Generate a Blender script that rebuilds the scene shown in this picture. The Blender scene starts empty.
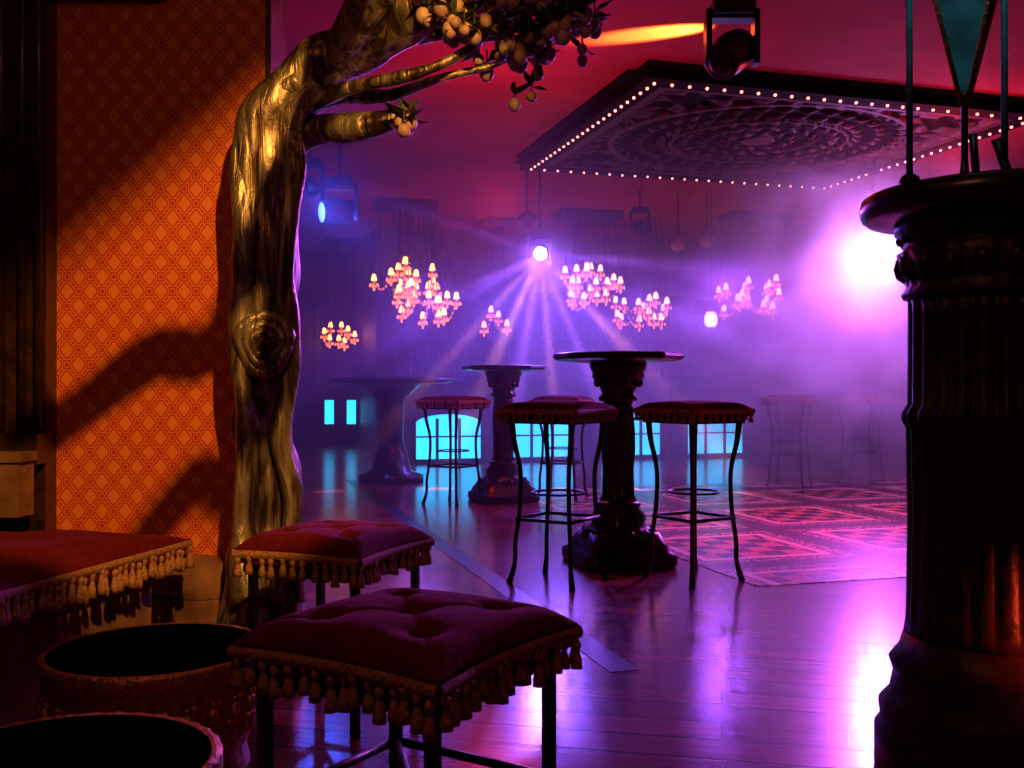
import bpy, math, random
from mathutils import Vector, Matrix, noise
random.seed(7)
sc=bpy.context.scene
sc.view_settings.view_transform='Standard'
sc.view_settings.look='None'
F=995.6; EYE=0.92; HZ=388.0; CEIL=3.22
def P(px,py,Y): return Vector(((px-512)*Y/F, Y, EYE+(HZ-py)*Y/F))
CU,SU=math.cos(math.radians(16.5)),math.sin(math.radians(16.5))
ROT=math.radians(16.5)
def UV(u,v,z=0.0): return Vector((u*CU-v*SU,u*SU+v*CU,z))
# ---------------------------------------------------------------- materials
def mk(name):
    m=bpy.data.materials.new(name); m.use_nodes=True
    nt=m.node_tree; return m,nt,nt.nodes['Principled BSDF']
def simple(name,col,rough=.5,metal=0,noise_amt=.25,scale=12,bump=.0,emis=None,es=0,sheen=0,coat=0,spec=.5):
    m,nt,b=mk(name)
    tc=nt.nodes.new('ShaderNodeTexCoord'); n=nt.nodes.new('ShaderNodeTexNoise')
    n.inputs['Scale'].default_value=scale; n.inputs['Detail'].default_value=4
    nt.links.new(tc.outputs['Object'],n.inputs['Vector'])
    r=nt.nodes.new('ShaderNodeValToRGB')
    c=col; lo=[x*(1-noise_amt) for x in c]; hi=[min(1,x*(1+noise_amt)) for x in c]
    r.color_ramp.elements[0].color=(*lo,1); r.color_ramp.elements[1].color=(*hi,1)
    r.color_ramp.elements[0].position=.3; r.color_ramp.elements[1].position=.7
    nt.links.new(n.outputs['Fac'],r.inputs['Fac']); nt.links.new(r.outputs['Color'],b.inputs['Base Color'])
    b.inputs['Roughness'].default_value=rough; b.inputs['Metallic'].default_value=metal; b.inputs['Specular IOR Level'].default_value=spec
    if sheen: b.inputs['Sheen Weight'].default_value=sheen; b.inputs['Sheen Roughness'].default_value=.4; b.inputs['Sheen Tint'].default_value=(1,.1,.2,1)
    if coat: b.inputs['Coat Weight'].default_value=coat; b.inputs['Coat Roughness'].default_value=.15
    if bump:
        bp=nt.nodes.new('ShaderNodeBump'); bp.inputs['Strength'].default_value=bump; bp.inputs['Distance'].default_value=.02
        nt.links.new(n.outputs['Fac'],bp.inputs['Height']); nt.links.new(bp.outputs['Normal'],b.inputs['Normal'])
    if emis: b.inputs['Emission Color'].default_value=(*emis,1); b.inputs['Emission Strength'].default_value=es
    return m
class MN:
    def __init__(s,nt): s.nt=nt
    def m(s,op,a,b=0.0,c=0.0):
        n=s.nt.nodes.new('ShaderNodeMath'); n.operation=op
        for i,v in enumerate((a,b,c)):
            if isinstance(v,(int,float)): n.inputs[i].default_value=v
            else: s.nt.links.new(v,n.inputs[i])
        return n.outputs[0]
    def mix(s,f,a,b):
        n=s.nt.nodes.new('ShaderNodeMix'); n.data_type='RGBA'
        for i,v in ((0,f),(6,a),(7,b)):
            if isinstance(v,(int,float)): n.inputs[i].default_value=v
            elif isinstance(v,tuple): n.inputs[i].default_value=(*v,1)
            else: s.nt.links.new(v,n.inputs[i])
        return n.outputs[2]
    def xyz(s,rot=0,kind='Object'):
        tc=s.nt.nodes.new('ShaderNodeTexCoord'); mp=s.nt.nodes.new('ShaderNodeMapping')
        mp.inputs['Rotation'].default_value=(0,0,rot)
        s.nt.links.new(tc.outputs[kind],mp.inputs['Vector'])
        sp=s.nt.nodes.new('ShaderNodeSeparateXYZ'); s.nt.links.new(mp.outputs[0],sp.inputs[0])
        s.vec=mp.outputs[0]; return sp.outputs
def bump(nt,b,h,st=.5,dist=.01):
    bp=nt.nodes.new('ShaderNodeBump'); bp.inputs['Strength'].default_value=st; bp.inputs['Distance'].default_value=dist
    nt.links.new(h,bp.inputs['Height']); nt.links.new(bp.outputs['Normal'],b.inputs['Normal'])

# wallpaper
M_wp,nt,b=mk('damask_wallpaper'); q=MN(nt); x,y,z=q.xyz()
k=2*math.pi/.08
cx=q.m('COSINE',q.m('MULTIPLY',x,k)); cz=q.m('COSINE',q.m('MULTIPLY',z,k*.8))
cx2=q.m('COSINE',q.m('MULTIPLY',x,k*2)); cz2=q.m('COSINE',q.m('MULTIPLY',z,k*1.6))
v=q.m('ADD',q.m('MULTIPLY',cx,cz),q.m('MULTIPLY',q.m('MULTIPLY',cx2,cz2),.45))
s=q.m('SINE',q.m('MULTIPLY',v,8.5))
f=q.m('GREATER_THAN',s,.1)
nt.links.new(q.mix(f,(.46,.030,.010),(.75,.22,.045)),b.inputs['Base Color']); b.inputs['Roughness'].default_value=.55
# floor
M_floor,nt,b=mk('polished_plank_floor'); q=MN(nt); x,y,z=q.xyz(math.radians(12))
br=nt.nodes.new('ShaderNodeTexBrick'); nt.links.new(q.vec,br.inputs['Vector'])
br.inputs['Scale'].default_value=1; br.inputs['Brick Width'].default_value=2.2; br.inputs['Row Height'].default_value=.14
br.inputs['Mortar Size'].default_value=.007; br.inputs['Mortar Smooth'].default_value=.2
br.inputs['Color1'].default_value=(.17,.04,.06,1); br.inputs['Color2'].default_value=(.34,.09,.11,1); br.inputs['Mortar'].default_value=(.008,.004,.005,1)
br.offset=.37
mp=nt.nodes.new('ShaderNodeMapping'); mp.inputs['Scale'].default_value=(1.5,22,1); nt.links.new(q.vec,mp.inputs[0])
n=nt.nodes.new('ShaderNodeTexNoise'); n.inputs['Scale'].default_value=2; n.inputs['Detail'].default_value=6; nt.links.new(mp.outputs[0],n.inputs[0])
g=q.m('MULTIPLY_ADD',n.outputs['Fac'],.9,.45)
mx=nt.nodes.new('ShaderNodeMix'); mx.data_type='RGBA'; mx.blend_type='MULTIPLY'; mx.inputs[0].default_value=1
nt.links.new(br.outputs['Color'],mx.inputs[6]); nt.links.new(g,mx.inputs[7]); nt.links.new(mx.outputs[2],b.inputs['Base Color'])
n2=nt.nodes.new('ShaderNodeTexNoise'); n2.inputs['Scale'].default_value=3; n2.inputs['Detail'].default_value=5
nt.links.new(q.m('MULTIPLY_ADD',n2.outputs['Fac'],.22,.1),b.inputs['Roughness'])
b.inputs['Specular IOR Level'].default_value=1.0
h=q.m('ADD',q.m('MULTIPLY',br.outputs['Fac'],-1.0),q.m('MULTIPLY',n.outputs['Fac'],.15))
bump(nt,b,h,.5,.006)
# tiles inlay (object coords are room aligned)
M_tile,nt,b=mk('inlaid_patterned_tiles'); q=MN(nt); x,y,z=q.xyz()
T=1.15
fx=q.m('ABSOLUTE',q.m('SUBTRACT',q.m('FRACT',q.m('DIVIDE',x,T)),.5)); fy=q.m('ABSOLUTE',q.m('SUBTRACT',q.m('FRACT',q.m('DIVIDE',y,T)),.5))
d=q.m('MAXIMUM',fx,fy)
band1=q.m('MULTIPLY',q.m('GREATER_THAN',d,.30),q.m('LESS_THAN',d,.345))
inner=q.m('LESS_THAN',d,.30)
lane=q.m('GREATER_THAN',d,.43)
ck=nt.nodes.new('ShaderNodeTexChecker'); ck.inputs['Scale'].default_value=1/.138; 
nt.links.new(q.vec,ck.inputs['Vector']); ck.inputs['Color1'].default_value=(.55,.17,.13,1); ck.inputs['Color2'].default_value=(.10,.01,.015,1)
vo=nt.nodes.new('ShaderNodeTexVoronoi'); vo.inputs['Scale'].default_value=16; nt.links.new(q.vec,vo.inputs['Vector'])
orn=q.m('GREATER_THAN',q.m('SINE',q.m('MULTIPLY',vo.outputs['Distance'],16)),.2)
c=q.mix(orn,(.10,.015,.02),(.62,.26,.22))
c=q.mix(inner,c,ck.outputs['Color'])
c=q.mix(band1,c,(.8,.48,.4)); c=q.mix(lane,c,(.12,.035,.045))
nt.links.new(c,b.inputs['Base Color']); b.inputs['Roughness'].default_value=.25
# bark
M_bark,nt,b=mk('gilded_bark'); q=MN(nt); q.xyz()
mp=nt.nodes.new('ShaderNodeMapping'); mp.inputs['Scale'].default_value=(14,14,2.6); nt.links.new(q.vec,mp.inputs[0])
n=nt.nodes.new('ShaderNodeTexNoise'); n.inputs['Scale'].default_value=1.4; n.inputs['Detail'].default_value=6; n.inputs['Distortion'].default_value=1.2; nt.links.new(mp.outputs[0],n.inputs[0])
r=nt.nodes.new('ShaderNodeValToRGB'); r.color_ramp.elements[0].position=.40; r.color_ramp.elements[1].position=.66
r.color_ramp.elements[0].color=(.07,.04,.03,1); r.color_ramp.elements[1].color=(.58,.54,.38,1)
nt.links.new(n.outputs[0],r.inputs[0]); nt.links.new(r.outputs[0],b.inputs['Base Color']); b.inputs['Metallic'].default_value=.7; b.inputs['Roughness'].default_value=.36
bump(nt,b,n.outputs[0],.9,.02)
M_wood=simple('dark_carved_wood',(.035,.014,.012),.35,0,.5,20,.3,coat=.3)
M_colwood=simple('dark_fluted_wood',(.028,.011,.011),.42,0,.5,20,.3,spec=.3)
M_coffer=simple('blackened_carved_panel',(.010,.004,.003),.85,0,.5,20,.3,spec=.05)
M_coffer2=simple('raised_relief',(.06,.028,.018),.6,.1,.5,20,.2,spec=.12)  # lighter brown for the raised parts of the carving
M_black=simple('black_lacquer',(.010,.008,.012),.32,0,.4,10,coat=.25)
M_iron=simple('black_iron',(.02,.016,.02),.35,.6,.3,30)
M_velvet=simple('burgundy_velvet',(.10,.003,.010),.9,0,.25,40,.1,sheen=.14,spec=.2)
M_fringe=simple('gold_fringe',(.34,.17,.08),.75,0,.45,120,.3)
M_brass=simple('hammered_brass',(.50,.28,.10),.38,.8,.35,60,.5)
M_redwall=simple('red_plaster_wall',(.14,.02,.025),.7,0,.3,3,.1)
M_ceil=simple('crimson_ceiling',(.36,.03,.028),.8,0,.15,2,.05,spec=.15)
M_brown=simple('brown_panelling',(.12,.04,.03),.5,0,.4,6,.2)
M_stone=simple('rustic_stone',(.20,.10,.06),.8,0,.5,9,.8)
M_cyan=simple('cyan_lit_glass',(.0,.3,.6),.4,0,.1,3,emis=(.02,.45,1),es=3.2)
M_shade=simple('glowing_pink_shade',(1,.5,.4),.5,0,.05,3,emis=(1,.26,.16),es=6)
M_shadeA=simple('glowing_amber_shade',(1,.5,.3),.5,0,.05,3,emis=(1,.27,.06),es=7)
M_glow=simple('warm_bulb',(1,.7,.5),.5,0,.05,3,emis=(1,.20,.04),es=12)
M_led=simple('marquee_bulb',(1,.7,.6),.5,0,.05,3,emis=(1,.32,.24),es=2.6)
M_lens=simple('lit_lens',(1,.8,1),.5,0,.05,3,emis=(1,.65,.85),es=80)
M_lensb=simple('blue_lit_lens',(.2,.3,1),.5,0,.05,3,emis=(.06,.14,1),es=6)
M_lensR=simple('wash_light_lens',(1,.8,1),.5,0,.05,3,emis=(.9,.45,1),es=130)
M_fruit=simple('peach_fruit',(.44,.30,.25),.5,0,.5,18,.1)
M_leaf=simple('dark_leaf',(.04,.06,.03),.5,0,.4,20)
M_teal=simple('verdigris_metal',(.05,.32,.36),.35,.3,.4,14)
M_crystal=simple('emissive_crystal_drop',(.8,.3,.15),.15,.3,.2,30,emis=(1,.16,.02),es=3.0)  # drops are no lamps; chandelier glow is put in as orange emission
M_bottle=simple('bottle_glass',(.22,.10,.20),.1,0,.5,5)
# ---------------------------------------------------------------- builder
class B:
    def __init__(s,name,loc=(0,0,0),rz=0):
        s.n=name; s.loc=Vector(loc); s.rz=rz; s.v=[]; s.f=[]; s.mi=[]; s.sm=[]; s.mats=[]
    def add(s,vs,fs,mat,smooth=True):
        o=len(s.v); s.v+= [tuple(a) for a in vs]
        if mat not in s.mats: s.mats.append(mat)
        i=s.mats.index(mat)
        for f in fs: s.f.append(tuple(a+o for a in f)); s.mi.append(i); s.sm.append(smooth)
    def box(s,c,d,mat,rz=0):
        c=Vector(c); R=Matrix.Rotation(rz,3,'Z'); vs=[]
        for k in range(8):
            vs.append(c+R@Vector((((k&1)-.5)*d[0],(((k>>1)&1)-.5)*d[1],(((k>>2)&1)-.5)*d[2])))
        s.add(vs,[(0,2,3,1),(4,5,7,6),(0,1,5,4),(2,6,7,3),(0,4,6,2),(1,3,7,5)],mat,False)
    def lathe(s,prof,mat,c=(0,0,0),seg=24,mod=None,smooth=True,M=None,rot=0):
        vs=[];fs=[];c=Vector(c)
        for (r,z) in prof:
            for i in range(seg):
                a=2*math.pi*i/seg+rot; rr=max(r,1e-4)*(mod(a,z,r) if mod else 1)
                p=Vector((rr*math.cos(a),rr*math.sin(a),z))
                if M: p=M@p
                vs.append(c+p)
        n=len(prof)
        for j in range(n-1):
            for i in range(seg):
                fs.append((j*seg+i,j*seg+(i+1)%seg,(j+1)*seg+(i+1)%seg,(j+1)*seg+i))
        fs.append(tuple(reversed(range(seg)))); fs.append(tuple((n-1)*seg+i for i in range(seg)))
        s.add(vs,fs,mat,smooth)
    def tube(s,pts,rad,mat,seg=10,wob=0,smooth=True):
        pts=[Vector(p) for p in pts]
        if isinstance(rad,(int,float)): rad=[rad]*len(pts)
        vs=[];fs=[]; up=None
        for i,p in enumerate(pts):
            t=(pts[min(i+1,len(pts)-1)]-pts[max(i-1,0)]).normalized()
            if up is None: up=Vector((1,0,0)) if abs(t.x)<.8 else Vector((0,1,0))
            up=(up-t*up.dot(t)).normalized(); w=t.cross(up)
            for k in range(seg):
                a=2*math.pi*k/seg
                d=up*math.cos(a)+w*math.sin(a)
                r=rad[i]
                if wob:
                    r*=1+wob*(noise.noise((p+d*r)*7)+.45*math.sin(3*a+p.length*4)*.6+.5*noise.noise(Vector((d.x*3,d.y*3,p.z*2.5+p.x*2))))
                vs.append(p+d*r)
        for j in range(len(pts)-1):
            for k in range(seg): fs.append((j*seg+k,j*seg+(k+1)%seg,(j+1)*seg+(k+1)%seg,(j+1)*seg+k))
        fs.append(tuple(reversed(range(seg)))); fs.append(tuple((len(pts)-1)*seg+k for k in range(seg)))
        s.add(vs,fs,mat,smooth)
    def sphere(s,c,r,mat,seg=10,sz=1):
        n=max(4,seg//2); s.lathe([(r*math.sin(math.pi*i/n),-r*sz*math.cos(math.pi*i/n)) for i in range(n+1)],mat,c,seg)
    def grid(s,fn,nu,nv,mat,smooth=True,flip=False):
        vs=[fn(i/nu,j/nv) for j in range(nv+1) for i in range(nu+1)]; fs=[]
        for j in range(nv):
            for i in range(nu):
                a=j*(nu+1)+i; f=(a,a+1,a+nu+2,a+nu+1); fs.append(f[::-1] if flip else f)
        s.add(vs,fs,mat,smooth)
    def done(s):
        me=bpy.data.meshes.new(s.n); me.from_pydata(s.v,[],s.f)
        for m in s.mats: me.materials.append(m)
        me.polygons.foreach_set('material_index',s.mi); me.polygons.foreach_set('use_smooth',s.sm)
        me.update(); ob=bpy.data.objects.new(s.n,me); ob.location=s.loc; ob.rotation_euler=(0,0,s.rz)
        sc.collection.objects.link(ob); return ob
def smooth_path(pts,rad,n=8):
    P_=[Vector(p) for p in pts]; out=[];ro=[]
    for i in range(len(P_)-1):
        p0=P_[max(i-1,0)];p1=P_[i];p2=P_[i+1];p3=P_[min(i+2,len(P_)-1)]
        for k in range(n):
            t=k/n
            out.append(.5*((2*p1)+(p2-p0)*t+(2*p0-5*p1+4*p2-p3)*t*t+(3*p1-p0-3*p2+p3)*t**3)); ro.append(rad[i]*(1-t)+rad[i+1]*t)
    out.append(P_[-1]); ro.append(rad[-1]); return out,ro
# ---------------------------------------------------------------- room shell
o=B('floor'); o.box((3,7,-.05),(20,26,.1),M_floor); o.done()
o=B('ceiling'); o.box((3,7,CEIL+.05),(20,26,.1),M_ceil); o.done()
def wall(name,u0,v0,u1,v1,mat,th=.15,z0=0,z1=CEIL):
    a=UV(u0,v0);b_=UV(u1,v1);d=b_-a; o=B(name,(a+b_)/2,math.atan2(d.y,d.x)); o.box((0,0,(z0+z1)/2),(d.length,th,z1-z0),mat); return o.done()
wall('wall_back',2.25,14.2,9.7,14.2,M_redwall)
wall('wall_alcove',-2.2,17,2.25,17,M_brown)
wall('wall_alcove_side',2.25,14.2,2.25,17,M_brown)
wall('wall_right',9.7,-3,9.7,14.2,M_redwall)
wall('wall_far_left',-2.2,4.1,-2.2,17,M_brown)
o=B('wall_rear'); o.box((3,-2.5,CEIL/2),(14,.15,CEIL),M_brown); o.done()
o=B('wall_side'); o.box((-2.45,.6,CEIL/2),(.15,6.2,CEIL),M_brown); o.done()
WY=3.4
o=B('wall_left',(0,WY,0)); o.box((-1.20,.12,CEIL/2),(.71,.24,CEIL),M_wp); o.box((-.835,.122,CEIL/2),(.02,.236,CEIL),M_wood); o.done()
o=B('wood_pilaster',(0,0,0)); o.box((-1.99,WY+.02,CEIL/2),(.87,.2,CEIL),M_wood)
for xx in (-1.575,-1.63,-1.70,-1.86): o.tube([(xx,WY-.09,.78),(xx,WY-.09,CEIL)],.014,M_wood,8)
o.box((-1.78,WY-.1,.72),(.46,.1,.1),M_wood); o.box((-1.78,WY-.1,1.32),(.12,.04,.5),M_wood); o.box((-1.78,WY-.1,2.0),(.12,.04,.6),M_wood)
for i in range(9): o.sphere((-1.78,WY-.13,1.12+i*.13),.028,M_wood,8)
o.done()
o=B('trim_top'); o.box((-1.36,WY-.03,2.27),(.36,.05,.05),M_wood); o.box((-1.36,WY-.02,2.32),(.4,.07,.04),M_brass); o.done()
o=B('stone_plinth')
def rock(c,d,seed):
    n=6
    for ax in range(3):
        for sg in (-1,1):
            def fn(u,v,ax=ax,sg=sg):
                p=[0,0,0]; p[ax]=sg; p[(ax+1)%3]=(u*2-1); p[(ax+2)%3]=(v*2-1)*sg
                p=Vector(p); p2=p.normalized()*1.25*.35+p*.65
                q_=Vector((p2.x*d[0]/2,p2.y*d[1]/2,p2.z*d[2]/2)); q_+=Vector((1,1,1))*.012*noise.noise(q_*9+Vector((seed,0,0)))
                w=Vector(c)+q_; w.z=max(w.z,.001); return w
            o.grid(fn,n,n,M_stone)
sd=0
for row in range(3):
    xx=-1.54
    while xx<-1.1:
        w=random.uniform(.18,.28); rock((xx+w/2,WY-.075,.06+row*.115),(w,.13,.118),sd); sd+=3.7; xx+=w
o.done()
o=B('stone_ledge'); o.box((-1.95,WY-.20,.6),(.78,.1,.18),M_stone); o.box((-1.95,WY-.20,.7),(.8,.12,.03),M_stone); o.done()
# ---------------------------------------------------------------- tree
def TP(px,py,Y=3.22): return P(px,py,Y)
o=B('gilded_tree')
pts=[Vector((-.82,3.22,0)),TP(262,590),TP(264,540),TP(272,480),TP(258,420),TP(270,370),TP(264,310),TP(268,250),TP(262,190),TP(266,140),TP(288,98),TP(330,62),TP(380,38,3.15),TP(425,5,3.05),TP(450,-60,2.9),TP(470,-130,2.7)]
rad=[.15,.12,.105,.085,.09,.085,.09,.095,.1,.1,.095,.09,.08,.065,.05,.03]
a_,r_=smooth_path(pts,rad,10); o.tube(a_,r_,M_bark,36,.22)
def limb(pts,rad,w=.2,seg=16):
    a_,r_=smooth_path(pts,rad,8); o.tube(a_,r_,M_bark,seg,w)
limb([TP(250,600,3.1),TP(243,520,3.12),TP(248,440,3.12),TP(240,340,3.14),TP(246,240,3.14),TP(244,160,3.17),TP(262,110,3.18),TP(300,80,3.15)],[.06,.04,.035,.035,.04,.045,.045,.03],.3)
limb([TP(285,600,3.12),TP(292,500,3.13),TP(280,430,3.12),TP(293,350,3.14),TP(284,270,3.12),TP(294,180,3.14),TP(292,120,3.16),TP(320,85,3.14)],[.06,.03,.035,.028,.03,.032,.04,.03],.3)
limb([TP(285,145),TP(315,130),TP(350,128,3.15),TP(385,122,3.1),TP(408,108,3.1)],[.055,.05,.045,.035,.02])
limb([TP(290,120),TP(330,98),TP(390,95,3.1),TP(440,78,3.05),TP(490,66,3.05),TP(520,52,3.05)],[.04,.03,.02,.015,.01,.006])
limb([TP(300,110),TP(350,88,3.1),TP(420,72,3.0),TP(470,48,3.0),TP(500,20,3.0)],[.03,.022,.018,.013,.006])
limb([TP(380,38,3.15),TP(430,32,3.1),TP(480,22,3.05),TP(540,2,3.0),TP(580,-20,2.95)],[.05,.03,.02,.014,.01])
limb([TP(340,60),TP(365,10,3.05),TP(375,-60,2.9),TP(350,-140,2.7)],[.08,.07,.05,.03])
for rr,tt in ((.075,.02),(.052,.018),(.03,.016)):
    c=TP(266,345,3.12); pp=[c+Vector((math.cos(t)*rr*(1+.12*math.sin(3*t)),-.02-(.075-rr)*.35+.01*math.sin(2*t),math.sin(t)*rr*1.2)) for t in [2*math.pi*i/20 for i in range(21)]]
    o.tube(pp,tt,M_bark,8,.3)
o.sphere(TP(266,345,3.09),.03,M_bark)
def leaf(c,d,l):
    d=d.normalized(); s_=d.cross(Vector((0,0,1))); s_=s_.normalized() if s_.length>.01 else Vector((1,0,0))
    n_=s_.cross(d)
    vs=[c,c+d*l*.35+s_*l*.22+n_*.004,c+d*l*.7+s_*l*.16,c+d*l,c+d*l*.7-s_*l*.16,c+d*l*.35-s_*l*.22+n_*.004,c+d*l*.5-n_*l*.08]
    o.add(vs,[(0,1,6),(1,2,6),(2,3,6),(3,4,6),(4,5,6),(5,0,6)],M_leaf)
for (cx_,cy_,n_,sx,sy) in ((458,20,32,28,24),(520,44,60,34,40),(568,25,36,26,28),(500,4,24,40,16),(410,125,7,14,12),(560,-15,18,40,16)):
    for i in range(n_):
        p=P(random.gauss(cx_,sx*.55),random.gauss(cy_,sy*.5),random.uniform(2.9,3.12)); rr=random.uniform(.016,.024)
        o.sphere(p,rr,M_fruit,12,random.uniform(.95,1.25)); o.tube([p,p+Vector((0,0,.07))],.003,M_leaf,5)
        for k_ in range(2): leaf(p+Vector((0,.0,.03)),Vector((random.uniform(-1,1),random.uniform(-1,.6),random.uniform(-.5,.8))),random.uniform(.05,.085))
L=Vector((.45,.3,2.95))
def sh(px,py,t): w=P(px,py,WY); return L+(w-L)*t
limb([TP(380,-90,2.95),sh(250,290,.47),sh(150,360,.47),sh(58,425,.47),sh(0,470,.45)],[.045,.036,.036,.032,.02],.3)  # this limb and the next: out of view, added to shade the wallpaper in bands
limb([TP(360,-150,2.7),sh(260,420,.42),sh(200,480,.42),sh(130,560,.42)],[.03,.030,.028,.02],.3)
o.done()
# ---------------------------------------------------------------- upholstered pieces
def tassels(o,path,ztop,ln=.06,step=.026,k=1.0):
    for a,b_ in zip(path[:-1],path[1:]):
        a=Vector(a);b_=Vector(b_);d=b_-a;n=max(1,int(d.length/step)); w=d.normalized()
        out=Vector((w.y,-w.x,0))
        for i in range(n):
            p=a+d*((i+.5)/n); r=.0095*k; l=ln*random.uniform(.9,1.08); j=random.uniform(-.004,.004)
            o.lathe([(r*.35,0),(r*.9,-.006),(r*.95,-.014),(r*.5,-.020),(r*.75,-.026),(r*1.15,-l*.75),(r*1.25,-l)],M_fringe,(p.x+j,p.y+j,ztop-.014+.006*math.sin(i*math.pi/2)),7)
        o.grid(lambda u,v,a=a,d=d,out=out:Vector((a+d*u+out*(.004+.005*math.sin(v*math.pi))).to_tuple()[:2]+(ztop+.004-.022*v,)),max(2,n),3,M_fringe)
def cushion(o,fn,bz,th,nu=44,nv=44,tuft=((.5,.5),(.25,.25),(.75,.25),(.25,.75),(.75,.75)),amp=.02,sig=.07):
    def h(u,v):
        e=(1-abs(2*u-1)**5)*(1-abs(2*v-1)**5); e=max(e,0)**.5
        z=bz+th*(.35+.65*e)
        for (a,b_) in tuft:
            d2=((u-a)**2+(v-b_)**2); z-=amp*math.exp(-d2/(2*(sig*.45)**2))*1.1+amp*.5*math.exp(-d2/(2*(sig*1.1)**2))
        c1=min(abs((u-v)),abs(u+v-1)); z-=amp*.35*math.exp(-(c1/.018)**2)*e
        return z
    o.grid(lambda u,v:Vector((*fn(u,v),h(u,v))),nu,nv,M_velvet)
    per=[(i/24,0) for i in range(24)]+[(1,i/24) for i in range(24)]+[(1-i/24,1) for i in range(24)]+[(0,1-i/24) for i in range(25)]
    vs=[];m=len(per)
    for (u,v) in per:
        x_,y_=fn(u,v); vs.append((x_,y_,bz+th*.35))
    for (u,v) in per:
        x_,y_=fn(u,v); vs.append((x_,y_,bz-.015))
    o.add(vs,[(i,i+m,i+1+m,i+1) for i in range(m-1)],M_velvet)
    o.add(vs[m:2*m-1],[tuple(range(m-1))],M_velvet,False)
def stool(name,x,y,rz,side,zs,bar=False):
    o=B(name,(x,y,0),rz); s=side; 
    def fn(u,v):
        a,b_=(u-.5),(v-.5); k_=1-.10*(1-(2*a)**2)*abs(2*b_)**3; l_=1-.10*(1-(2*b_)**2)*abs(2*a)**3
        return (a*s*l_,b_*s*k_)
    th=.075 if not bar else .06
    cushion(o,fn,zs-th,th,amp=.024 if not bar else .012,nu=44 if not bar else 20,nv=44 if not bar else 20)
    for (u,v) in ((.5,.5),(.25,.25),(.75,.25),(.25,.75),(.75,.75)):
        o.sphere((*fn(u,v),zs-.03),.009,M_velvet,8,.6)
    for (q0,q1) in (((0,0),(1,0)),((1,0),(1,1)),((1,1),(0,1)),((0,1),(0,0))):
        pth=[]
        for i in range(5):
            t=i/4; u=q0[0]*(1-t)+q1[0]*t; v=q0[1]*(1-t)+q1[1]*t; x_,y_=fn(u,v); pth.append((x_*1.01,y_*1.01,0))
        tassels(o,pth,zs-th-.0+.018,.058 if not bar else .045,.027 if not bar else .034)
    o.box((0,0,zs-th-.03),(s*.86,s*.86,.035),M_iron)
    if not bar:
        c=s*.41
        for sx in (-1,1):
            for sy in (-1,1): o.box((sx*c,sy*c,(zs-th-.02)/2),(.02,.02,zs-th-.02),M_iron)
        zz=.2
        for (a,b_) in (((-c,-c),(c,-c)),((c,-c),(c,c)),((c,c),(-c,c)),((-c,c),(-c,-c))):
            o.tube([(a[0],a[1],zz),(b_[0],b_[1],zz)],.009,M_iron,6)
        o.tube([(-c,-c,zz),(c,c,zz)],.009,M_iron,6); o.tube([(-c,c,zz),(c,-c,zz)],.009,M_iron,6)
    else:
        H=zs-th-.03; c=s*.36
        for sx in (-1,1):
            for sy in (-1,1):
                pr=[(1.06,H),(1.0,H*.86),(.86,H*.68),(.88,H*.45),(.98,H*.25),(.99,H*.12),(1.12,0.0)]
                a_,r_=smooth_path([(sx*c*k_,sy*c*k_,z_) for k_,z_ in pr],[.016,.013,.011,.011,.011,.011,.016],4)
                o.tube(a_,r_,M_iron,8)
        for zz,k_ in ((.30,.95),(.42,.88)):
            cc=c*k_
            if zz<.4:
                for (a,b_) in (((-cc,-cc),(cc,-cc)),((cc,-cc),(cc,cc)),((cc,cc),(-cc,cc)),((-cc,cc),(-cc,-cc))):
                    o.tube([(a[0],a[1],zz),(b_[0],b_[1],zz)],.009,M_iron,6)
            else:
                pp=[(cc*.95*math.cos(t),cc*.95*math.sin(t),zz) for t in [2*math.pi*i/28 for i in range(29)]]; o.tube(pp,.006,M_iron,6)
    return o.done()
stool('tufted_low_stool',-.18,1.79,math.radians(-32),.44,.53)
stool('tufted_low_stool',-.5,2.84,math.radians(-23),.40,.53)
o=B('tufted_bench')
A=Vector((-1.30,1.85));Bq=Vector((-1.0,3.1));A2=Vector((-2.3,1.85));B2=Vector((-2.3,3.12))
def fb(u,v):
    p=(A*(1-u)+Bq*u)*(1-v)+(A2*(1-u)+B2*u)*v; return (p.x,p.y)
tf=[((i+.5)/5,(j+.5)/4) for i in range(5) for j in range(4)]
cushion(o,lambda u,v:fb(u,v),.42,.09,60,50,tf,.02,.06)
tassels(o,[(A2.x,A2.y,0),(A.x,A.y,0),(Bq.x,Bq.y,0),(-1.35,3.11,0)],.445,.07,.028,1.1)
def fi(u,v,e=.06): return fb(e+u*(1-2*e),e+v*(1-2*e))
c4=[fi(0,0),fi(1,0),fi(1,1),fi(0,1)]
o.add([(*c,0) for c in c4]+[(*c,.41) for c in c4],[(0,1,5,4),(1,2,6,5),(2,3,7,6),(3,0,4,7),(4,5,6,7)],M_stone,False)
o.done()
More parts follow.
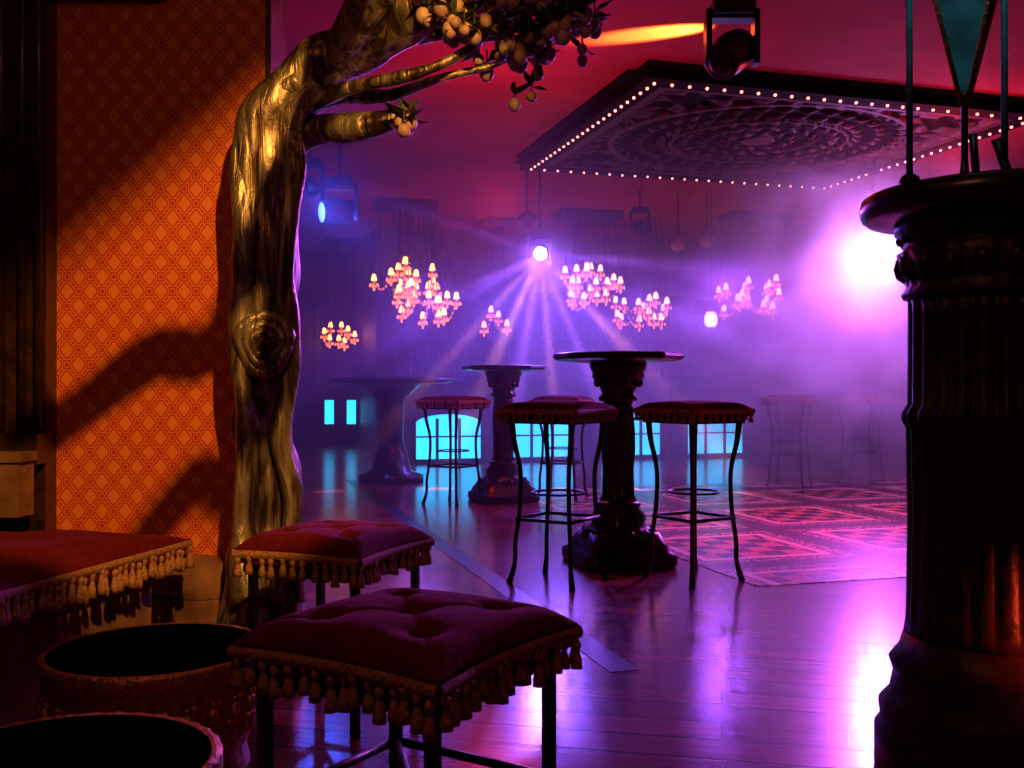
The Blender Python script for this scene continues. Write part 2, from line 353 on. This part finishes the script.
def tray(x,y,r,z):
    o=B('round_brass_tray_table',(x,y,0)); 
    emb=lambda a,zz,rr: 1+(.012*math.cos(a*36) if abs(rr-r*.95)<.012 else 0)
    o.lathe([(r*.80,0),(r*.84,.02),(r*.8,.06),(r*.86,.10),(r*.95,.13),(r*.955,z-.05),(r*.97,z-.045),(r,z-.03),(r,z-.006),(r*.985,z),(r*.93,z)],M_brass,seg=144,mod=emb)
    o.lathe([(r*.93,z),(r*.915,z-.01),(r*.90,z-.05),(r*.5,z-.052),(.0,z-.052)],M_wood,seg=64)
    for i in range(26):
        a=2*math.pi*i/26; p=Vector((math.cos(a)*r*.957,math.sin(a)*r*.957,(.13+z-.05)/2+.0))
        o.sphere(p,.013,M_brass,8,1.6)
        for k_ in range(4):
            b_=a+.06*math.cos(k_*math.pi/2); o.sphere((math.cos(b_)*r*.957,math.sin(b_)*r*.957,p.z+.035*math.sin(k_*math.pi/2+.8)),.007,M_brass,6)
    o.done()
tray(-.85,2.38,.26,.30); tray(-.74,1.62,.26,.31)
# ---------------------------------------------------------------- pedestal tables / stools
def pedestal(x,y,rz=0):
    o=B('pedestal_bar_table',(x,y,0),rz)
    fl=lambda n,a_,z0,z1:(lambda a,z,r:1+(a_*abs(math.cos(a*n))-a_ if z0<z<z1 else 0))
    sq=lambda a,z,r:(1.0/max(abs(math.cos((a+math.pi/4)%(math.pi/2)-math.pi/4)),.76))*.93
    o.lathe([(.0,0),(.26,0),(.27,.02),(.27,.06),(.245,.075),(.23,.11),(.21,.13),(.19,.17)],M_black,seg=48,mod=sq)
    o.lathe([(.20,.14),(.165,.19),(.14,.21),(.145,.25),(.11,.29),(.12,.31),(.10,.33)],M_black,seg=48,mod=fl(8,.10,.15,.25))
    o.lathe([(.10,.33),(.085,.36),(.082,.5),(.09,.60),(.088,.70),(.08,.80),(.078,.86)],M_black,seg=64,mod=fl(8,.16,.34,.85))
    o.lathe([(.10,.85),(.105,.87),(.085,.89),(.10,.93),(.14,.98),(.135,1.0),(.15,1.03),(.15,1.055)],M_black,seg=48,mod=fl(8,.12,.9,1.0))
    for i in range(12):
        a=i*math.pi/6; o.sphere((.115*math.cos(a),.115*math.sin(a),.95),.018,M_black,8,1.5); o.sphere((.18*math.cos(a),.18*math.sin(a),.16),.026,M_black,8,1.2)
    o.lathe([(.15,1.05),(.30,1.06),(.335,1.07),(.345,1.085),(.34,1.1),(.31,1.105),(.0,1.105)],M_black,seg=8,smooth=False,rot=math.pi/8)
    o.done()
pedestal(.56,5.25,.25); pedestal(-.07,8.15,.3)
stool('tufted_bar_stool',.22,4.76,math.radians(-32),.42,.86,True)
stool('tufted_bar_stool',.875,4.8,math.radians(-57),.40,.86,True)
stool('tufted_bar_stool',-.47,7.95,math.radians(-35),.42,.86,True)
stool('tufted_bar_stool',.42,8.3,math.radians(-20),.42,.86,True)
stool('tufted_bar_stool',2.62,9.4,math.radians(-30),.42,.86,True)
stool('tufted_bar_stool',3.4,9.7,math.radians(-40),.42,.86,True)
o=B('floor_tile_inlay',(0,0,0),ROT); o.box((6.05-.4,6.35,.0015),(6.9-.4,4.5,.003),M_tile); o.done()
o=B('trim_floor_border',(0,0,0),ROT); o.box((1.27,6.5,.001),(.1,7.0,.002),M_black); o.done()
# ---------------------------------------------------------------- right column with shelf
CX,CY=1.165,2.42
o=B('fluted_column_with_shelf',(CX,CY,0))
flm=lambda z0,z1,n,am:(lambda a,z,r:1-(am*(1-abs(math.cos(a*n))) if z0<z<z1 else 0))
o.lathe([(.0,0),(.27,0),(.27,.08),(.255,.10),(.26,.14),(.235,.17),(.225,.22),(.235,.25),(.212,.28),(.2,.32)],M_colwood,seg=64)
o.lathe([(.2,.32),(.195,.35),(.192,.6),(.195,.82),(.205,.84),(.205,.86),(.192,.88),(.19,1.1),(.19,1.14)],M_colwood,seg=192,mod=flm(.36,1.12,12,.10))
o.lathe([(.2,1.14),(.205,1.15),(.192,1.17),(.2,1.19),(.215,1.25),(.2,1.26),(.2,1.28),(.22,1.30),(.22,1.34)],M_colwood,seg=96,mod=flm(1.17,1.25,14,.12))
for i in range(18):
    a=i*math.pi/9; o.sphere((.2*math.cos(a),.2*math.sin(a),1.215),.024,M_colwood,8,1.4); o.sphere((.205*math.cos(a),.205*math.sin(a),1.285),.013,M_colwood,6)
o.lathe([(.2,1.325),(.285,1.33),(.298,1.34),(.304,1.36),(.298,1.385),(.28,1.395),(0,1.395)],M_black,seg=64)
o.done()
o=B('metal_torchiere',(CX,CY,1.396))
tx=(965-512)*2.35/F-CX; ty=2.35-CY
o.lathe([(.05,0),(.05,.01),(.012,.02),(.008,.06),(.008,.2),(.014,.21),(.01,.23)],M_iron,(tx,ty,0),16)
o.lathe([(.006,.18),(.02,.25),(.075,.42),(.13,.58),(.17,.72),(.16,.72),(.0,.30)],M_teal,(tx,ty,0),4,smooth=False,rot=.3)
for k_ in range(4):
    a=.3+k_*math.pi/2; o.tube([(tx+.008*math.cos(a),ty+.008*math.sin(a),.19),(tx+.173*math.cos(a),ty+.173*math.sin(a),.72)],.006,M_brass,6)
for (px) in (910,1005):
    rx=(px-512)*2.3/F-CX; o.tube([(rx,2.3-CY,0),(rx,2.3-CY,.9)],.008,M_teal,8); o.lathe([(.025,0),(.02,.012),(.008,.02)],M_iron,(rx,2.3-CY,0),12); 
    o.tube([(rx,2.3-CY,.72),(tx,ty,.72)],.005,M_iron,6)
o.tube([(tx+.03,ty,0),(tx+.01,ty-.02,.12)],.010,M_iron,6)
o.tube([(tx+.09,ty-.04,0),(tx+.05,ty-.05,.1)],.012,M_iron,6)
o.done()
# ---------------------------------------------------------------- ceiling coffer
c1=P(650,68,7.15);c2=P(1015,105,8.09);c3=P(820,178,10.9);c4_=P(558,160,10.04)
cc=(c1+c2+c3+c4_)/4; W=3.2; D=2.75
o=B('carved_ceiling_panel',(cc.x,cc.y,CEIL),ROT)
ZB=-.06
def hgt(u,v):
    x_=(u-.5)*2;y_=(v-.5)*2; r=math.hypot(x_,y_*.95); a=math.atan2(y_,x_); h=0
    if r<.86:
        k_=int(r/.123)
        h=.5+.5*math.cos(r*2*math.pi/.123+math.pi)
        h*=.45+.55*math.cos(a*(6+6*k_)+(k_%2)*math.pi/2+2.0*math.sin(r*40))
        if r<.1: h=1-r*4
        if abs(r-.84)<.02 or abs(r-.5)<.012: h=1
    else: h=.5+.5*math.sin(x_*26+2*math.sin(y_*13))*math.sin(y_*26+2*math.sin(x_*13))
    e=max(abs(x_),abs(y_))
    if e>.94: h=1.2
    return max(h,-.1)
NU,NV=230,210
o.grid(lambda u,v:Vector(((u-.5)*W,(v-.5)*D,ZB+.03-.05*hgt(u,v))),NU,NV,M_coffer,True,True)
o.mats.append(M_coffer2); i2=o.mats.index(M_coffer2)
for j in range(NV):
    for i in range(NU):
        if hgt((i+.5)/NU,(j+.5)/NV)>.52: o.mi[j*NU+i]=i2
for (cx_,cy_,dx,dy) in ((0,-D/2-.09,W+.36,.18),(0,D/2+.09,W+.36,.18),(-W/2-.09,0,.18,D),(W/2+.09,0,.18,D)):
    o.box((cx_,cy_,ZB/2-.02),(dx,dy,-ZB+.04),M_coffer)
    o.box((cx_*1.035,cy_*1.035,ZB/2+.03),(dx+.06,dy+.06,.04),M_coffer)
def bul(x_,y_): o.sphere((x_,y_,ZB-.048),.013,M_led,8)
n=24
for i in range(n+1):
    t=(i/n-.5); bul(t*(W+.18),-D/2-.09); bul(t*(W+.18),D/2+.09)
    if 0<i<n: bul(-W/2-.09,t*(D+.18)); bul(W/2+.09,t*(D+.18))
o.done()
# ---------------------------------------------------------------- bar
BV=11.8
o=B('bar_counter',(0,0,0),ROT)
o.box((5.1,BV+.30,.5),(6.4,.5,1.0),M_brown); o.box((5.1,BV+.28,1.04),(6.6,.75,.06),M_black); o.box((5.1,BV+.03,.02),(6.4,.08,.04),M_wood)
for i,u0 in enumerate((2.28,3.48,4.68,5.88)):
    w=.84; z0=.06; z1=.50; uc=u0+w/2
    vs=[(u0,BV+.04,z0),(u0+w,BV+.04,z0),(u0+w,BV+.04,z1)]+[(uc+w/2*math.cos(t),BV+.04,z1+.12*math.sin(t)) for t in [math.pi*k_/12 for k_ in range(1,12)]]+[(u0,BV+.04,z1)]
    o.add(vs,[tuple(range(len(vs)))],M_cyan,False)
    for q_ in (0,.33,.66,1): o.box((u0+w*q_,BV+.03,.30),(.035,.03,.5),M_wood)
    o.box((uc,BV+.03,.33),(w,.03,.02),M_wood)
    o.tube([(uc+w/2*math.cos(t),BV+.03,z1+.12*math.sin(t)) for t in [math.pi*k_/12 for k_ in range(13)]],.02,M_wood,6)
    o.tube([(u0-.17,BV+.02,0),(u0-.17,BV+.02,1.0)],.05,M_wood,10)
u=2.3
while u<7.9:
    hb=random.uniform(.14,.24); rb=random.uniform(.025,.038)
    o.lathe([(rb,0),(rb,hb*.6),(rb*.35,hb*.75),(rb*.35,hb)],M_bottle,(u,BV+.45,1.07),8); u+=random.uniform(.15,.6)
o.done()
o=B('back_bar_shelf',(0,0,0),ROT)
for u in (2.4,3.9,5.4,6.9,8.4):
    o.lathe([(.09,0),(.09,.1),(.06,.15),(.055,2.0),(.09,2.1),(.1,2.3)],M_wood,(u,13.8,0),16)
for zz in (.9,1.3,1.65): o.box((5.4,13.9,zz),(6.2,.3,.04),M_wood)
o.box((5.4,13.85,2.38),(6.4,.4,.16),M_wood)
for u in (3.15,4.65,6.15,7.65):
    o.tube([(u+.62*math.cos(t),13.78,1.75+.45*math.sin(t)) for t in [math.pi*k_/14 for k_ in range(15)]],.035,M_wood,8)
for zz in (.92,1.32,1.67):
    u=2.6
    while u<8.2:
        hb=random.uniform(.16,.26); rb=random.uniform(.025,.04)
        o.lathe([(rb,0),(rb,hb*.6),(rb*.35,hb*.75),(rb*.35,hb)],M_bottle,(u,13.88,zz),8)
        u+=random.uniform(.09,.2)
o.done()
o=B('door_1',(0,0,0),ROT)
for u in (1.0,1.6): o.box((u,16.7,1.1),(.12,.12,2.2),M_wood)
o.box((1.3,16.7,2.25),(.8,.14,.14),M_wood); o.box((1.3,16.73,1.1),(.5,.04,2.2),M_black)
o.done()
o=B('window_1',(0,0,0))
for px in (330,352):
    c=P(px,412,15.9); o.box((c.x,c.y-.06,c.z),(.14,.03,.38),M_cyan); o.box((c.x,c.y-.03,c.z),(.2,.04,.46),M_wood)
o.done()
o=B('round_host_counter',(-1.20,9.9,0))
o.lathe([(.32,0),(.32,.06),(.2,.1),(.12,.4),(.13,.8),(.3,.955),(.60,.97),(.62,.99),(.61,1.02),(0,1.02)],M_black,seg=48,mod=lambda a,z,r:1+(.02*math.cos(a*16) if .1<z<.9 else 0))
o.done()
# ---------------------------------------------------------------- chandeliers
def chandelier(px,Y,plw,lamps,plate=True,sm=None):
    sm=sm or M_shade
    x_=(px-512)*Y/F
    o=B('cluster_chandelier',(x_,Y,CEIL),ROT)
    if plate:
        o.box((0,0,-.05),(plw,.5,.10),M_black); o.box((0,0,-.11),(plw*.94,.44,.02),M_wood)
    prev=None
    for (lx,ly,py) in sorted(lamps):
        xx=(lx-px)*Y/F; zz=EYE+(HZ-py)*Y/F-CEIL; yy=ly
        o.tube([(max(-plw/2*.9,min(plw/2*.9,xx*.75)),max(-.2,min(.2,yy)),-.06),(xx,yy,zz+.07)],.006,M_iron,4)
        o.lathe([(.010,.05),(.022,.04),(.029,.010),(.038,-.03),(.034,-.034),(.0,-.02)],sm,(xx,yy,zz),10)
        o.lathe([(.008,-.03),(.012,-.05),(.052,-.062),(.056,-.07),(.02,-.085),(.008,-.12)],M_brass,(xx,yy,zz),8)
        for k_ in range(7):
            a=k_*2*math.pi/7; o.sphere((xx+.054*math.cos(a),yy+.054*math.sin(a),zz-.095),.011,M_crystal,6,2.1)
        o.sphere((xx,yy,zz-.14),.015,M_crystal,6,1.9)
        cur=Vector((xx,yy,zz-.06))
        if prev is not None and (cur-prev).length<.75:
            n_=7; o.tube([prev.lerp(cur,t_/n_)+Vector((0,0,-.10*math.sin(math.pi*t_/n_))) for t_ in range(n_+1)],.007,M_brass,5)
            for t_ in range(1,n_): o.sphere(prev.lerp(cur,t_/n_)+Vector((0,0,-.10*math.sin(math.pi*t_/n_)-.015)),.008,M_crystal,5,1.8)
        prev=cur
    o.done()
def lampset(cx_,cy_,sx,sy,n):
    out=[];tries=0
    while len(out)<n and tries<4000:
        tries+=1; a=random.uniform(0,6.283);r=math.sqrt(random.random())
        p=(cx_+sx*r*math.cos(a),random.uniform(-.4,.4),cy_+sy*r*math.sin(a))
        if all(abs(p[0]-q_[0])>6 or abs(p[2]-q_[2])>11 for q_ in out): out.append(p)
    return out
chandelier(405,12.3,.75,lampset(410,276,34,18,14)+lampset(424,300,30,18,17),True,M_shadeA)
chandelier(588,13.0,.8,lampset(587,280,30,17,19))
chandelier(640,13.2,.6,lampset(641,307,28,14,16),False)
chandelier(755,13.2,.85,lampset(754,294,35,15,20))
chandelier(340,15.5,.6,lampset(340,332,18,9,8),True,M_shadeA)
chandelier(497,13.6,.4,lampset(495,318,12,10,4))
# ---------------------------------------------------------------- fixtures
def movinghead(name,p,s=1,aim=(0,-1,-.4),lens=M_black):
    p=Vector(p); o=B(name,p)
    up=(CEIL-p.z)
    o.box((0,0,.26*s),(.26*s,.2*s,.09*s),M_black)
    o.tube([(0,0,.26*s),(0,0,up)],.02*s,M_black,8)
    for sg in (-1,1): o.box((sg*.15*s,0,.09*s),(.035*s,.1*s,.34*s),M_black)
    o.box((0,0,.22*s),(.33*s,.1*s,.04*s),M_black)
    d=Vector(aim).normalized(); M=d.to_track_quat('Z','Y').to_matrix()
    o.lathe([(.05*s,-.17*s),(.1*s,-.14*s),(.125*s,-.03*s),(.12*s,.08*s),(.105*s,.16*s),(.11*s,.17*s),(.095*s,.172*s)],M_black,seg=24,M=M)
    o.lathe([(.09*s,.173*s),(.06*s,.185*s),(0,.19*s)],lens,seg=20,M=M)
    o.done()
movinghead('moving_head_light',P(732,52,5.0),.8,(-.5,-.6,-.6))
movinghead('moving_head_light',P(340,212,9.0),1.0,(-.9,-.5,-.1),M_lensb)
PJ=P(540,252,10.0)
movinghead('moving_head_light',PJ,.7,(0,-1,-.25),M_lens)
movinghead('moving_head_light',P(310,186,9.4),.8,(.3,-1,-.3))
movinghead('moving_head_light',P(640,226,11.5),.7,(0,-1,-.3))
def dome(px,py,Y):
    p=P(px,py,Y); o=B('dome_pendant',p); o.lathe([(.11,0),(.12,.01),(.1,.06),(.05,.10),(.02,.12)],M_iron,seg=20); o.tube([(0,0,.1),(0,0,CEIL-p.z)],.012,M_iron,6); o.sphere((0,0,-.0),.07,M_iron,12,.6); o.done()
dome(527,222,10.5)
def globe(px,py,Y):
    p=P(px,py,Y); o=B('mirror_globe',p); o.sphere((0,0,0),.09,M_brass,16); o.tube([(0,0,.05),(0,0,CEIL-p.z)],.008,M_iron,6); o.done()
globe(678,244,11.8); globe(707,240,11.8)
p=P(711,320,11.5); o=B('hanging_lantern',p)
o.lathe([(.0,-.1),(.04,-.09),(.07,-.04),(.075,.03),(.05,.09),(.0,.1)],M_glow,seg=14); o.lathe([(.06,.07),(.03,.12),(.01,.16)],M_brass,seg=12); o.lathe([(.04,-.12),(.05,-.08)],M_brass,seg=12); o.tube([(0,0,.15),(0,0,CEIL-p.z)],.006,M_iron,6); o.done()
WL=P(878,250,9.6)
movinghead('moving_head_light',WL+Vector((0,.1,0)),1.1,(-.35,-1,-.18),M_lensR)
# ---------------------------------------------------------------- haze
V=bpy.data.materials.new('stage_haze_volume'); V.use_nodes=True; nt=V.node_tree; nt.nodes.clear()
out=nt.nodes.new('ShaderNodeOutputMaterial'); vs_=nt.nodes.new('ShaderNodeVolumeScatter')
vs_.inputs['Density'].default_value=.06; vs_.inputs['Anisotropy'].default_value=.3; vs_.inputs['Color'].default_value=(.9,.78,1,1)
nt.links.new(vs_.outputs[0],out.inputs['Volume'])
o=B('stage_haze',(0,0,0),ROT); o.box((4.0,10.3,1.5),(11,7.6,2.98),V); ob=o.done()
def fogbank(loc,dim,blobs,dens,seed):
    V=bpy.data.materials.new('drifting_fog_volume'); V.use_nodes=True; nt=V.node_tree; nt.nodes.clear()
    out=nt.nodes.new('ShaderNodeOutputMaterial'); vs_=nt.nodes.new('ShaderNodeVolumeScatter')
    vs_.inputs['Anisotropy'].default_value=.2; vs_.inputs['Color'].default_value=(.95,.85,1,1)
    q=MN(nt); tc=nt.nodes.new('ShaderNodeTexCoord'); tot=None
    for (c,r_,w_) in blobs:
        mp=nt.nodes.new('ShaderNodeMapping'); mp.inputs['Scale'].default_value=(1/r_[0],1/r_[1],1/r_[2]); d=Vector(c)-Vector(loc)
        mp.inputs['Location'].default_value=(-d.x/r_[0],-d.y/r_[1],-d.z/r_[2]); nt.links.new(tc.outputs['Object'],mp.inputs[0])
        ln=nt.nodes.new('ShaderNodeVectorMath'); ln.operation='LENGTH'; nt.links.new(mp.outputs[0],ln.inputs[0])
        fall=q.m('MULTIPLY',q.m('MAXIMUM',q.m('SUBTRACT',1.0,ln.outputs['Value']),0.0),w_)
        tot=fall if tot is None else q.m('ADD',tot,fall)
    n=nt.nodes.new('ShaderNodeTexNoise'); n.inputs['Scale'].default_value=1.9; n.inputs['Detail'].default_value=2; n.inputs['Distortion'].default_value=.6
    mp=nt.nodes.new('ShaderNodeMapping'); mp.inputs['Location'].default_value=(seed,seed,0); nt.links.new(tc.outputs['Object'],mp.inputs[0])
    nt.links.new(mp.outputs[0],n.inputs['Vector'])
    nn=q.m('MAXIMUM',q.m('MULTIPLY_ADD',n.outputs['Fac'],4.5,-1.6),0.0)
    nt.links.new(q.m('MULTIPLY',q.m('MULTIPLY',tot,nn),dens),vs_.inputs['Density'])
    nt.links.new(vs_.outputs[0],out.inputs['Volume'])
    o=B('drifting_fog',loc,0); o.box((0,0,0),dim,V); o.done()
fogbank((1.9,9.8,1.5),(7.6,3.2,2.9),[(P(600,370,9.8),(2.9,1.5,1.4),.75),(P(860,290,9.5),(2.0,1.6,1.7),1.7),(P(820,440,9.2),(1.8,1.3,1.0),1.5)],1.0,5.1)
# ---------------------------------------------------------------- lights
def spot(name,loc,tgt,col,e,ang,blend=.4,rad=.05):
    l=bpy.data.lights.new(name,'SPOT'); l.energy=e; l.color=col; l.spot_size=math.radians(ang); l.spot_blend=blend; l.shadow_soft_size=rad
    ob=bpy.data.objects.new(name,l); ob.location=loc; ob.rotation_euler=(Vector(tgt)-Vector(loc)).to_track_quat('-Z','Y').to_euler(); sc.collection.objects.link(ob)
def point(name,loc,col,e,rad=.1):
    l=bpy.data.lights.new(name,'POINT'); l.energy=e; l.color=col; l.shadow_soft_size=rad
    ob=bpy.data.objects.new(name,l); ob.location=loc; sc.collection.objects.link(ob)
def area(name,loc,tgt,col,e,sx,sy):
    l=bpy.data.lights.new(name,'AREA'); l.energy=e; l.color=col; l.shape='RECTANGLE'; l.size=sx; l.size_y=sy
    ob=bpy.data.objects.new(name,l); ob.location=loc; ob.rotation_euler=(Vector(tgt)-Vector(loc)).to_track_quat('-Z','Y').to_euler(); sc.collection.objects.link(ob)
spot('amber_spotlight',L,P(190,330,3.4),(1,.40,.07),520,34,.2,.025)
o=B('light_cutoff_plate',(0,0,0)); t=.16  # unseen plate, added to shade the wallpaper above a slanted edge
p1=sh(40,285,t);p2=sh(300,65,t); pv=Vector((0,0,.32))
ex=(p2-p1); p1=p1-ex*.6; p2=p2+ex*.1
o.add([p1,p2,p2+pv,p1+pv],[(0,1,2,3)],M_black,False); o.done()
PJf=PJ+Vector((0,-.2,-.05))
beams=[((385,345),(.30,.08,1)),((412,400),(1,.28,.35)),((440,300),(.40,.12,1)),((452,455),(1,.34,.3)),((500,480),(.45,.12,1)),((560,470),(1,.28,.45)),((612,430),(.40,.12,1)),((655,380),(1,.28,.45)),((690,320),(.35,.12,1)),((470,230),(.35,.1,1)),((630,262),(.4,.12,1))]
for i,((tx_,ty_),c_) in enumerate(beams):
    spot('beam_light',PJf,P(tx_,ty_,9.2),c_,[2600,2200,3000,2600][i%4],[9,6,7,8][i%4],1.0,.03)
spot('projector_wash',PJf,(0,4,.3),(.24,.07,1),260,85,.8,.04)
WLf=WL+Vector((-.12,-.35,0))
point('violet_wash_light',WLf,(.68,.18,1),140,.1)
spot('violet_wash_light',WLf,WLf+Vector((-.3,-.3,-1)),(.60,.14,1),330,150,.6,.1)
spot('violet_floor_light',WLf,(1.1,3.6,0),(.62,.06,1),1400,50,.8,.1)
point('blue_wash_light',P(326,208,8.7)+Vector((0,-.1,0)),(.05,.08,1),45,.06)
spot('blue_wash_light',P(325,208,8.6),(.6,11,.8),(.12,.08,1),260,60,.7,.06)
spot('violet_rim_light',(1.6,6.6,2.4),(-.75,3.2,1.3),(.50,.08,1),170,30,.7,.06)
def down(px,py,Y,c_,e): p=P(px,py,Y); spot('violet_haze_light',p,p+Vector((0,-.3,-1)),c_,e,165,.5,.2)
down(560,270,10.9,(.16,.07,1),200)
down(720,270,10.8,(.36,.07,1),150)
down(420,280,10.8,(.16,.05,1),75)
point('red_wash_light',P(500,200,7.0),(1,.02,.03),40,.2)
point('red_wash_light',P(930,130,8.2)+Vector((.2,0,-.2)),(1,.03,.05),30,.2)
spot('orange_ceiling_spot',Vector((1.75,6.15,2.95)),Vector((1.0,6.42,CEIL)),(1,.75,.10),3800,17,.6,.03)
area('warm_fill_light',(-.5,.7,2.9),(-.7,2.2,0),(1,.30,.14),6.0,.8,.5)  # unseen fill, added to brighten the stool fringe and brass tables
spot('red_floor_light',(3.2,5.2,2.8),(2.6,6.2,0),(1,.06,.08),420,62,.6,.05)
spot('red_step_light',(1.50,1.9,.42),(1.25,2.35,.35),(1,.06,.02),35,60,.8,.03)
spot('torchiere_fill_light',(.75,1.5,2.7),(1.07,2.35,1.9),(.35,.8,1),14,30,.6,.04)  # cool fill added to brighten the teal cone
w=bpy.data.worlds.new('World'); sc.world=w; w.use_nodes=True; w.node_tree.nodes['Background'].inputs[0].default_value=(.02,.004,.02,1); w.node_tree.nodes['Background'].inputs[1].default_value=.3
cam=bpy.data.cameras.new('camera'); cam.lens=35; cam.sensor_width=36; co=bpy.data.objects.new('camera',cam); co.location=(0,0,EYE); co.rotation_euler=(math.radians(90.23),0,0); sc.collection.objects.link(co); sc.camera=co
